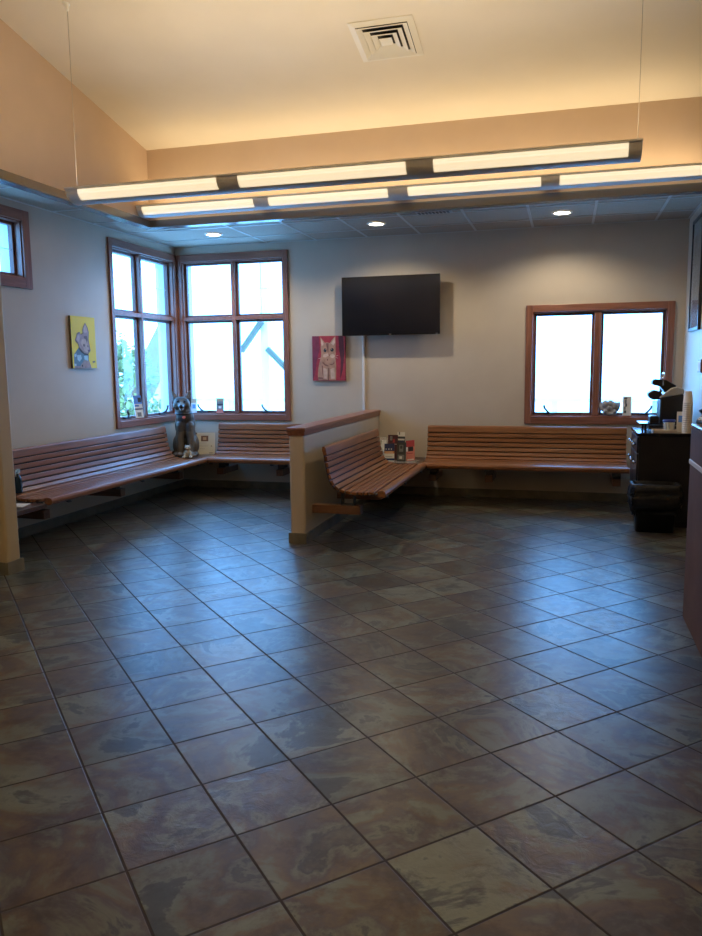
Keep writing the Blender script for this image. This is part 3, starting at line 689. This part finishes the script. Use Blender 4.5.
card('brochure', 'navy brochure with orange band, frontmost at the left of the brochure group', 'brochure', (-1.83, 8.00, zb), .108, .190, .006, 8, R(8), M_paper, [(0,1,.58,1,p_navy),(0,1,.44,.58,p_orange),(.1,.9,.50,.53,M_paper),(0,1,.04,.16,p_navy),(.08,.8,.24,.27,p_line),(.12,.22,.66,.72,M_paper),(.4,.5,.66,.72,M_paper),(.65,.75,.66,.72,M_paper)], G)
card('brochure', 'tall maroon brochure standing behind the navy brochure', 'brochure', (-1.82, 8.11, zb), .11, .275, .006, 7, R(0), p_maroon, [(.2,.45,.78,.95,p_grey),(.5,.7,.70,.84,p_red),(.1,.9,.62,.64,M_paper)], G)
card('brochure', 'tallest brochure, white topped, behind the charcoal one', 'brochure', (-1.735, 8.14, zb), .088, .305, .006, 5, R(-5), p_dgrey, [(0,1,.84,1,M_paper),(.2,.35,.90,1,p_grey),(.05,.95,.70,.76,M_paper),(.1,.9,.45,.66,p_navy)], G)
card('brochure', 'charcoal brochure in the middle front of the brochure group', 'brochure', (-1.705, 8.02, zb), .10, .205, .007, 8, R(-4), p_dgrey, [(.12,.85,.08,.34,p_grey),(.3,.6,.12,.26,M_paper),(.25,.7,.50,.86,p_grey),(.35,.6,.66,.82,p_dgrey)], G)
o = card('brochure', 'red brochure with a dark photo, rightmost of the brochure group', 'brochure', (-1.605, 8.04, zb+.006), .100, .225, .006, 16, R(-12), p_salmon, [(0,1,.68,1,p_red),(.25,.85,.46,.68,p_black),(.0,.2,.46,.68,M_paper),(.1,.9,.03,.08,M_paper),(.1,.8,.34,.37,p_red)], G)
o.rotation_euler.y = R(-8)
# on the window sills: stand on the casing bottom edge / sill liner
zs = .916+.001
card('brochure', 'blue and white brochure leaning on the left wall window sill', 'brochure', (XL-.012, 7.56, zs), .10, .25, .006, 12, R(62), M_paper, [(.0,1,.62,1,p_sky),(.55,.95,.70,.9,p_black),(.1,.6,.50,.58,p_blue),(0,1,.36,.42,p_navy),(.25,.75,.05,.24,p_grey),(.3,.75,.26,.34,M_white)])
card('brochure', 'salmon and grey card standing on the back window sill by the mullion', 'brochure', (-4.055, YB+.015, zs), .092, .178, .012, 4, R(4), p_grey, [(0,1,0,.24,p_salmon),(.1,.9,.52,.62,p_dgrey),(.1,.9,.78,.96,p_tan),(.3,.7,.30,.46,M_paper)])
card('brochure', 'pale card on the back window sill half hidden by the dog statue ear', 'brochure', (-4.405, YB+.015, zs), .07, .17, .010, 4, R(4), M_paper, [(0,1,.7,1,p_tan),(.2,.8,.3,.6,p_sky)])
zs3 = .902+.016+.001
r = card('greeting_card', 'white card with dark writing on the right hand window sill', 'card', (.615, YB+.008, zs3-.0), .088, .200, .008, 4, R(0), M_paper, [(.14,.5,.86,.93,p_dgrey),(.22,.46,.62,.84,p_grey),(.30,.5,.46,.62,p_dgrey),(.16,.36,.30,.46,p_grey),(.2,.42,.12,.26,p_dgrey)])
st_ = noisy('grey_resin', (.30,.29,.28), (.46,.45,.44), 25, .7, .4)
fig = thing('figurine', 'grey figurine of huddled rounded heads on the right hand window sill', 'figurine', (.445, YB+.005, zs3), R(3))
parts = [('e',(0,.005,.018),(.075,.026,.02)), ('e',(0,.008,.06),(.070,.026,.048))]
for x, z, s in ((-.046,.120,.036),(.006,.126,.034),(.048,.104,.037),(-.012,.082,.032)): parts.append(('e',(x,.0,z),(s,s*.9,s*1.05)))
for s in (-1,1): parts += [('e',(s*.080,.012,.090),(.024,.018,.055), rotm('Y', s*14)), ('e',(s*.05,-.018,.04),(.022,.018,.020))]
sculpt('body', parts, [st_], lambda c, n: 0, fig, .004, 2)

# papers and small bottle at the left end
b = MB(); b.box(-.12,.12,-.07,.07,0,.006); o = b.build('paper_stack', M_paper, loc=(-4.16, 4.93, .4055)); o.rotation_euler.z = R(12); tag(o, 'small stack of white papers on the low end table', 'papers')
r = thing('spray_bottle', 'small dark bottle with pale trigger at the far left of the left bench', 'bottle', (-4.296, 5.19, .462))
b = MB(); b.lathe([(.028,0),(.031,.01),(.031,.10),(.02,.135),(.012,.145),(.012,.16)]); b.build('bottle_body', mat('dark_teal_plastic', (.01,.035,.06), .25), r)
b = MB(); b.box(-.012,.012,-.016,.016,.16,.195); b.tube([(.0,-.016,.185),(.012,-.04,.175),(.018,-.045,.14)], [.008,.006,.004]); tag(b.build('trigger', mat('pale_blue_plastic', (.4,.55,.65), .3), r), 'pale trigger')

# ------------------------------------------------------------------ coffee corner
cx0, cx1, cy0, cy1, cz = .622, 1.128, 7.19, 7.86, .845
r = thing('coffee_cabinet', 'black cabinet with knobs in the right corner under the coffee machine', 'cabinet', ((cx0+cx1)/2, (cy0+cy1)/2, 0)); M = Matrix.Translation((-(cx0+cx1)/2, -(cy0+cy1)/2, 0))
b = MB(M); b.box(cx0+.012,cx1,cy0+.01,cy1-.01,.06,cz-.025); b.box(cx0+.05,cx1,cy0+.03,cy1-.03,0,.06); b.build('carcass', M_espresso, r, bevel=.003)
b = MB(M); b.box(cx0-.008,cx1+.006,cy0-.004,cy1+.008,cz-.025,cz); b.build('top', M_gloss, r, bevel=.004)
ym = (cy0+cy1)/2
for a0, a1 in ((cy0+.02,ym-.005),(ym+.005,cy1-.02)):
    b = MB(M); b.box(cx0-.004,cx0+.012,a0,a1,.665,.805); d = b.build('drawer', M_espresso, r, bevel=.003)
    for yk in (a0+.09, a1-.09):
        b = MB(M @ Matrix.Translation((cx0-.004,yk,.735)) @ Matrix.Rotation(R(-90),4,'Y')); b.lathe([(.006,0),(.006,.012),(.015,.018),(.016,.026),(.010,.031)], n=14); b.build('knob', M_chrome, d)
    b = MB(M); b.box(cx0-.004,cx0+.012,a0,a1,.075,.655); d = b.build('door', M_espresso, r, bevel=.003)
    yk = a1-.035 if a1 < ym else a0+.035
    for yk, zk in ((a0+.035,.575),(a1-.035,.575)):
        b = MB(M @ Matrix.Translation((cx0-.004,yk,zk)) @ Matrix.Rotation(R(-90),4,'Y')); b.lathe([(.006,0),(.006,.012),(.015,.018),(.016,.026),(.010,.031)], n=14); b.build('knob', M_chrome, d)

# pod drawer stand
zt = cz+.0005
r = thing('pod_drawer', 'low black stand under the coffee machine', 'stand', (.83,7.53,zt))
b = MB(); b.box(-.185,.185,-.15,.15,.062,.074); b.build('stand_top', M_gloss, r, bevel=.003)
for x, y in ((-.13,-.13),(-.13,.13),(.17,-.13),(.17,.13)):
    b = MB(); b.box(x-.010,x+.010,y-.010,y+.010,0,.062); b.build('leg', M_black, r)
b = MB(); b.box(-.10,.17,-.12,.12,.012,.052); b.build('drawer', M_black, r, bevel=.003)
# coffee machine (brew head open)
zm = zt+.0745
r = thing('coffee_machine', 'black pod coffee machine with raised brew head and silver top', 'coffee machine', (.88,7.53,zm))
silver = mat('silver_plastic', (.52,.52,.50), .35, .5)
def prof_xz(b, pts, y0, y1, mi=0): b.prism(pts, lambda p, t: (p[0],t,p[1]), y0, y1, mi)
b = MB(); prof_xz(b, [(-.062,0),(.130,0),(.134,.16),(.134,.262),(-.062,.222)], -.12, .12); b.build('body', M_black, r, bevel=.012, seg=3)
b = MB(); prof_xz(b, [(-.070,.225),(.136,.266),(.140,.285),(.125,.312),(.075,.328),(.03,.315),(-.01,.285),(-.055,.245)], -.122, .122); tag(b.build('top_shell', silver, r, bevel=.008, seg=3), 'silver curved top')
b = MB(); prof_xz(b, [(-.140,.0),(-.062,.0),(-.062,.055),(-.075,.062),(-.135,.062),(-.140,.05)], -.09, .09); b.build('drip_tray', M_black, r, bevel=.006)
b = MB(); prof_xz(b, [(-.165,.268),(-.150,.225),(-.115,.208),(-.055,.215),(-.03,.250),(-.06,.285),(-.115,.300)], -.075, .075); b.build('pod_holder', M_black, r, bevel=.014, seg=3)
b = MB(); prof_xz(b, [(-.132,.352),(-.128,.385),(-.105,.398),(-.01,.388),(.075,.338),(.078,.322),(.03,.295),(-.018,.272),(-.038,.300),(-.06,.328),(-.11,.340)], -.07, .07); b.build('brew_head', M_black, r, bevel=.010, seg=3)
b = MB(); b.tube([(-.035,-.078,.34),(-.045,-.080,.40),(-.030,-.080,.440),(-.030,0,.452),(-.030,.080,.440),(-.045,.080,.40),(-.035,.078,.34)], .008, 10); tag(b.build('handle', M_chrome, r), 'chrome lift handle')
M_tank = clear_mat('tank_plastic', (.35,.45,.55), .45)
b = MB(); b.box(-.105,-.045,.095,.125,.065,.19); b.build('water_tank', M_tank, r, bevel=.006)

# tray of sachets
r = thing('condiment_tray', 'pale tray in front of the coffee machine holding the creamer jar', 'tray', (.85,7.30,zt))
b = MB(); b.box(-.10,.10,-.07,.07,0,.006); b.box(-.10,.10,-.07,-.064,.006,.026); b.box(-.10,.10,.064,.07,.006,.026); b.box(-.10,-.094,-.064,.064,.006,.026); b.box(.094,.10,-.064,.064,.006,.026); b.build('tray_shell', noisy('birch_tray', (.55,.46,.36), (.66,.58,.48), 8, .6), r, bevel=.002)
r = thing('creamer_jar', 'clear jar of white sachets with blue rim on the pale tray', 'jar', (.888,7.30,zt+.0065))
b = MB(); b.lathe([(.044,0),(.050,.005),(.050,.085),(.046,.092)], cap1=False); b.build('jar_glass', M_acryl, r)
b = MB(); n = 24; b.loft([[(rr*math.cos(2*PI*k/n), rr*math.sin(2*PI*k/n), z) for k in range(n)] for rr, z in ((.053,.088),(.056,.098),(.052,.108),(.046,.100),(.047,.088))], cap0=False, cap1=False); tag(b.build('rim', mat('blue_plastic', (.03,.06,.30), .3), r), 'blue rim')
for k in range(7):
    a_ = 2*PI*k/7; b = MB(Matrix.Translation((.026*math.cos(a_), .026*math.sin(a_), .004)) @ Matrix.Rotation(a_+.6,4,'Z') @ Matrix.Rotation(R(8),4,'X'))
    b.box(-.016,.016,-.003,.003,0,.078+.006*(k%3)); b.build('sachet', [M_paper, p_cream, mat('pale_yellow_paper', (.72,.66,.42), .7)][k%3], r)
r = thing('menu_card', 'small white card standing between the jar and the cup stack', 'card', (.985,7.315,zt), R(-6)); r.rotation_euler.x = R(-8)
b = MB(); b.box(-.033,.033,0,.006,0,.185); b.build('card', M_paper, r)
b = MB(); b.box(-.02,.022,-.001,0,.09,.15); b.build('printing', p_sky, r)
# stack of upside down paper cups
def cup_mesh():
    b = MB(); n = 28
    P = [(.0405,0),(.0428,.002),(.0428,.007),(.0400,.009),(.0300,.100),(.0290,.106),(.0265,.106),(.0265,.098),(.0282,.098),(.0385,.009),(.0405,0)]
    b.loft([[(q*math.cos(2*PI*k/n), q*math.sin(2*PI*k/n), z) for k in range(n)] for q, z in P], cap0=False, cap1=False)
    n2 = 28; b.lathe([(.0265,.0975),(.0265,.0995)], n=n2)
    return b
n_c = 15; first = None
for k in range(n_c):
    lab = 'white paper cup inside the tall stack by the counter, between its topmost and bottom cups'
    if k == 0: lab = 'bottom paper cup of the tall stack, rim on the black cabinet top'
    if k == n_c-1: lab = 'topmost paper cup of the tall upside down stack by the counter'
    if first is None:
        o = first = cup_mesh().build('paper_cup', M_cup)
    else:
        o = first.copy(); COL.objects.link(o)
    o.location = (1.028, 7.245, zt+k*.0187); tag(o, lab, 'cup', 'paper cups in the tall stack')

# waste bin with liner
def rrect(cx, cy, hx, hy, rad, z, n=6, jit=0, zj=0):
    out = []
    for qx, qy, a0 in ((1,1,0),(-1,1,90),(-1,-1,180),(1,-1,270)):
        for k in range(n+1):
            a_ = R(a0+90*k/n)
            out.append((cx+qx*(hx-rad)+rad*math.cos(a_)+random.uniform(-jit,jit), cy+qy*(hy-rad)+rad*math.sin(a_)+random.uniform(-jit,jit), z+random.uniform(-zj,zj)))
    return out
r = thing('waste_bin', 'black waste bin with a black liner in front of the cabinet', 'waste bin', (.765,7.03,0))
b = MB(); b.loft([rrect(0,0,.155,.085,.03,.004), rrect(0,0,.185,.108,.035,.395), rrect(0,0,.190,.112,.035,.400), rrect(0,0,.190,.112,.035,.412), rrect(0,0,.180,.102,.035,.412), rrect(0,0,.150,.080,.03,.02)]); b.build('bin_body', M_black, r)
b = MB(); rows = []
for i in range(12):
    t = i/11
    z = .16 + t*.262; e = .012+.022*math.sin(t*PI)+.008*(1-t)
    rows.append(rrect(0,0,.165+.025*t+e,.093+.019*t+e*.75,.04,z, 9, (.016)*(.4+.6*math.sin(t*PI)), .026*(1-t)))
rows.append(rrect(0,0,.176,.099,.03,.425,9,.003,.004)); rows.append(rrect(0,0,.165,.090,.03,.34,9,.006))
b.loft(rows, cap0=False, cap1=False); tag(b.build('bin_liner', M_bag, r), 'wrinkled black bag folded over the rim')

# ------------------------------------------------------------------ reception counter
kx, ky = .682, 4.63
r = thing('reception_counter', 'brown reception counter with a white ledge at the right edge', 'counter', (1.1, 3.4, 0)); M = Matrix.Translation((-1.1,-3.4,0))
lam = noisy('brown_laminate', (.115,.058,.040), (.145,.076,.052), 5, .7, spec=.2, stretch=(30,1,1))
b = MB(M); b.box(kx,1.6,2.2,ky,0.0,.895); b.build('lower_panel', lam, r, bevel=.003)
b = MB(M); b.box(kx-.002,.86,2.2,ky,.922,1.104); b.build('upper_panel', lam, r, bevel=.003)
b = MB(M); b.box(kx-.006,1.62,2.18,ky+.004,.895,.922); tag(b.build('ledge', mat('white_laminate', (.60,.58,.56), .45), r, bevel=.004), 'white ledge strip')
b = MB(M); b.box(kx-.004,.98,2.18,ky+.003,1.104,1.122); tag(b.build('countertop', noisy('tan_laminate', (.30,.22,.17), (.36,.27,.21), 6, .25), r, bevel=.008), 'tan worktop')
pb = thing('plastic_bag', 'pale crumpled plastic bag on the reception counter edge', 'bag', (.76, 4.40, 1.1225))
parts = [('e',(0,0,.05),(.055,.06,.05)), ('e',(.01,.02,.085),(.045,.05,.035)), ('e',(-.03,-.02,.035),(.04,.045,.035)), ('c',(.0,.0,.10),(.03,.03,.135),.024,.03)]
sculpt('bag_film', parts, [noisy('crumpled_film', (.66,.64,.62), (.40,.37,.36), 14, .25, 1.0, detail=6)], lambda c, n: 0, pb, .006, 1)
r = thing('pen_dish', 'dark blue dish beside the pale bag on the reception counter', 'dish', (.742, 4.265, 1.1225))
b = MB(); b.lathe([(.03,0),(.045,.004),(.055,.02),(.053,.022),(.042,.008),(.03,.006)]); b.build('dish', mat('blue_glaze', (.05,.06,.12), .2), r)
r = thing('telephone', 'dark object on the reception counter behind the pale bag', 'telephone', (.745, 4.565, 1.1225), R(15))
b = MB(); prof_xz(b, [(-.04,0),(.06,0),(.06,.07),(.03,.075),(-.04,.02)], -.04, .04); b.build('phone_base', M_black, r, bevel=.006)
b = MB(); b.tube([(-.01,-.05,.06),(.02,-.045,.085),(.02,.045,.085),(-.01,.05,.06)], [.018,.012,.012,.018], 10); b.build('handset', M_black, r)

# ------------------------------------------------------------------ outdoors
M_ground = noisy('pale_concrete', (.78,.78,.76), (.86,.86,.84), 4, .9)
b = MB(); b.box(-60,60,YB+WT+.05,90,-.5,-.42); b.box(-60,XL-WT-.05,-30,YB+WT+.05,-.5,-.42); struct(b.build('ground', M_ground), 'sunlit pale ground outside the windows')
blu = noisy('blue_grey_timber', (.11,.105,.072), (.135,.128,.088), 12, .6)
extw = mat('white_painted_timber', (.86,.86,.84), .6)
r = thing('porch_frame', 'white porch post with two blue grey braces outside the back corner window', 'porch', (-4.27,10.5,-.42)); M = Matrix.Translation((4.27,-10.5,.42))
b = MB(M); b.box(-4.33,-4.21,10.52,10.64,-.42,3.4); b.build('post', extw, r)
b = MB(M); b.box(-7.5,-1.5,10.50,10.66,3.4,3.65); b.build('beam', extw, r)
def brace(p, q, w):
    (x0,z0), (x1,z1) = p, q; d = Vector((x1-x0,0,z1-z0)).normalized(); n = Vector((-d.z,0,d.x))*w
    b = MB(M); A, B = Vector((x0,10.44,z0)), Vector((x1,10.44,z1)); e = Vector((0,.07,0))
    b.hexa([A-n,B-n,B-n+e,A-n+e,A+n,B+n,B+n+e,A+n+e]); b.build('brace', blu, r)
brace((-4.62,1.70),(-4.29,2.12),.036); brace((-4.21,1.73),(-3.86,1.38),.036)
# low wall with a sloping coping left of the corner
shed_s = noisy('grey_siding', (.50,.24,.12), (.58,.28,.14), 3, .9, spec=.1, stretch=(1,1,12)); shed_r = mat('blue_grey_fascia', (.15,.078,.042), .9, spec=.1)
r = thing('gable_screen', 'pale outdoor screen with a sloping grey coping seen through the left wall window', 'screen', (-9.3,15.8,-.42)); M = Matrix.Translation((9.3,-15.8,.42))
b = MB(M); b.prism([(15.2,-.42),(16.5,-.42),(16.5,2.2),(15.2,.9)], lambda p, t: (t,p[0],p[1]), -9.4, -9.1); b.build('panel', shed_s, r)
b = MB(M)
for pts in ([(14.55,.50),(16.65,2.56),(16.65,2.02),(14.85,.26)],): b.prism(pts, lambda p, t: (t,p[0],p[1]), -9.45, -9.0)
b.build('coping', shed_r, r)
# trees
leaf = noisy('pale_leaf', (.10,.12,.035), (.34,.32,.10), 2, .6); leaf2 = noisy('mid_leaf', (.09,.10,.03), (.25,.22,.07), 2, .6); bark = noisy('bark', (.12,.09,.07), (.2,.16,.12), 10, .9)
def tree(label, x, y, h, rad, nleaf, lm, lo=.6):
    r = thing('tree', label, 'tree', (x,y,-.42), 0, 'trees outside the left wall window')
    b = MB(); b.tube([(0,0,0),(.05,.02,h*.35),(0,.08,h*.75)], [.12,.09,.03]); b.build('trunk', bark, r)
    b = MB(); rng = random.Random(int(x*10+y))
    cl = [(rng.gauss(0,rad*.45), rng.gauss(0,rad*.45), rng.uniform(lo, h), rng.uniform(.3,.6)*rad) for _ in range(26)]
    for _ in range(nleaf):
        c = rng.choice(cl); d = Vector((rng.gauss(0,1),rng.gauss(0,1),rng.gauss(0,1))).normalized()*c[3]*rng.uniform(.5,1)
        p = Vector(c[:3])+d; s = rng.uniform(.05,.11)
        u = Vector((rng.gauss(0,1),rng.gauss(0,1),rng.gauss(0,1))).normalized(); w = u.orthogonal().normalized()
        b.poly([p-u*s, p+w*s*.5, p+u*s, p-w*s*.5])
    b.build('foliage', lm, r)
tree('bushy pale green tree nearest the left wall window', -8.3, 12.4, 2.1, .75, 1500, leaf)
tree('darker green tree further back, beyond the sloping outdoor screen', -14.5, 20.5, 2.9, 1.6, 2200, leaf2)
b = MB(); b.box(-9,6,14.0,14.12,.80,.86)
for k in range(13): b.box(-9+k*1.25,-8.9+k*1.25,14.02,14.10,-.42,.80)
tag(b.build('fence', mat('white_rail', (.72,.76,.72), .6)), 'low pale rail fence across the yard outside the back windows', 'fence')

# ------------------------------------------------------------------ sky, camera, view
w = bpy.data.worlds.new('sky'); SC.world = w; w.use_nodes = True
bg = w.node_tree.nodes['Background']; bg.inputs[0].default_value = (.15,.45,1,1); bg.inputs[1].default_value = 14
def portal(fn, hole, rot):
    s0, s1, z0, z1 = hole; c = fn((s0+s1)/2, .16, (z0+z1)/2)
    o = area('window_portal', c, s1-s0, z1-z0, rot, 1, (1,1,1)); o.data.cycles.is_portal = True
for h in (HB, HR): portal(f_back, h, (R(-90),0,0))
for h in (HL, HU): portal(f_left, h, (R(90),0,R(-90)))

F, PITCH, ROLL, PSI = 761.9, .132056, -.01045, .27557
cam = bpy.data.cameras.new('camera'); cam.sensor_width = 36; cam.sensor_fit = 'AUTO'; cam.lens = F/936*36; cam.clip_end = 300
co = bpy.data.objects.new('camera', cam); COL.objects.link(co); SC.camera = co
fwd = Vector((-math.sin(PSI)*math.cos(PITCH), math.cos(PSI)*math.cos(PITCH), -math.sin(PITCH)))
right0 = Vector((math.cos(PSI), math.sin(PSI), 0)); up0 = right0.cross(fwd)
# image x axis = cos(r)*right + sin(r)*up
cr, sr = math.cos(ROLL), math.sin(ROLL)
right = right0*cr + up0*sr; up = up0*cr - right0*sr
mtx = Matrix((right, up, -fwd)).transposed().to_4x4(); mtx.translation = Vector((0,0,4.28249*.34))
co.matrix_world = mtx
vs = SC.view_settings; SC.display_settings.display_device = 'sRGB'
vs.view_transform = 'Standard'; vs.look = 'None'; vs.exposure = 0; vs.gamma = 1; vs.use_curve_mapping = False
cy = SC.cycles
cy.use_denoising = True; cy.max_bounces = 10; cy.diffuse_bounces = 6; cy.glossy_bounces = 5; cy.transparent_max_bounces = 16; cy.sample_clamp_indirect = 6; cy.blur_glossy = .5
cy.caustics_reflective = False; cy.caustics_refractive = False
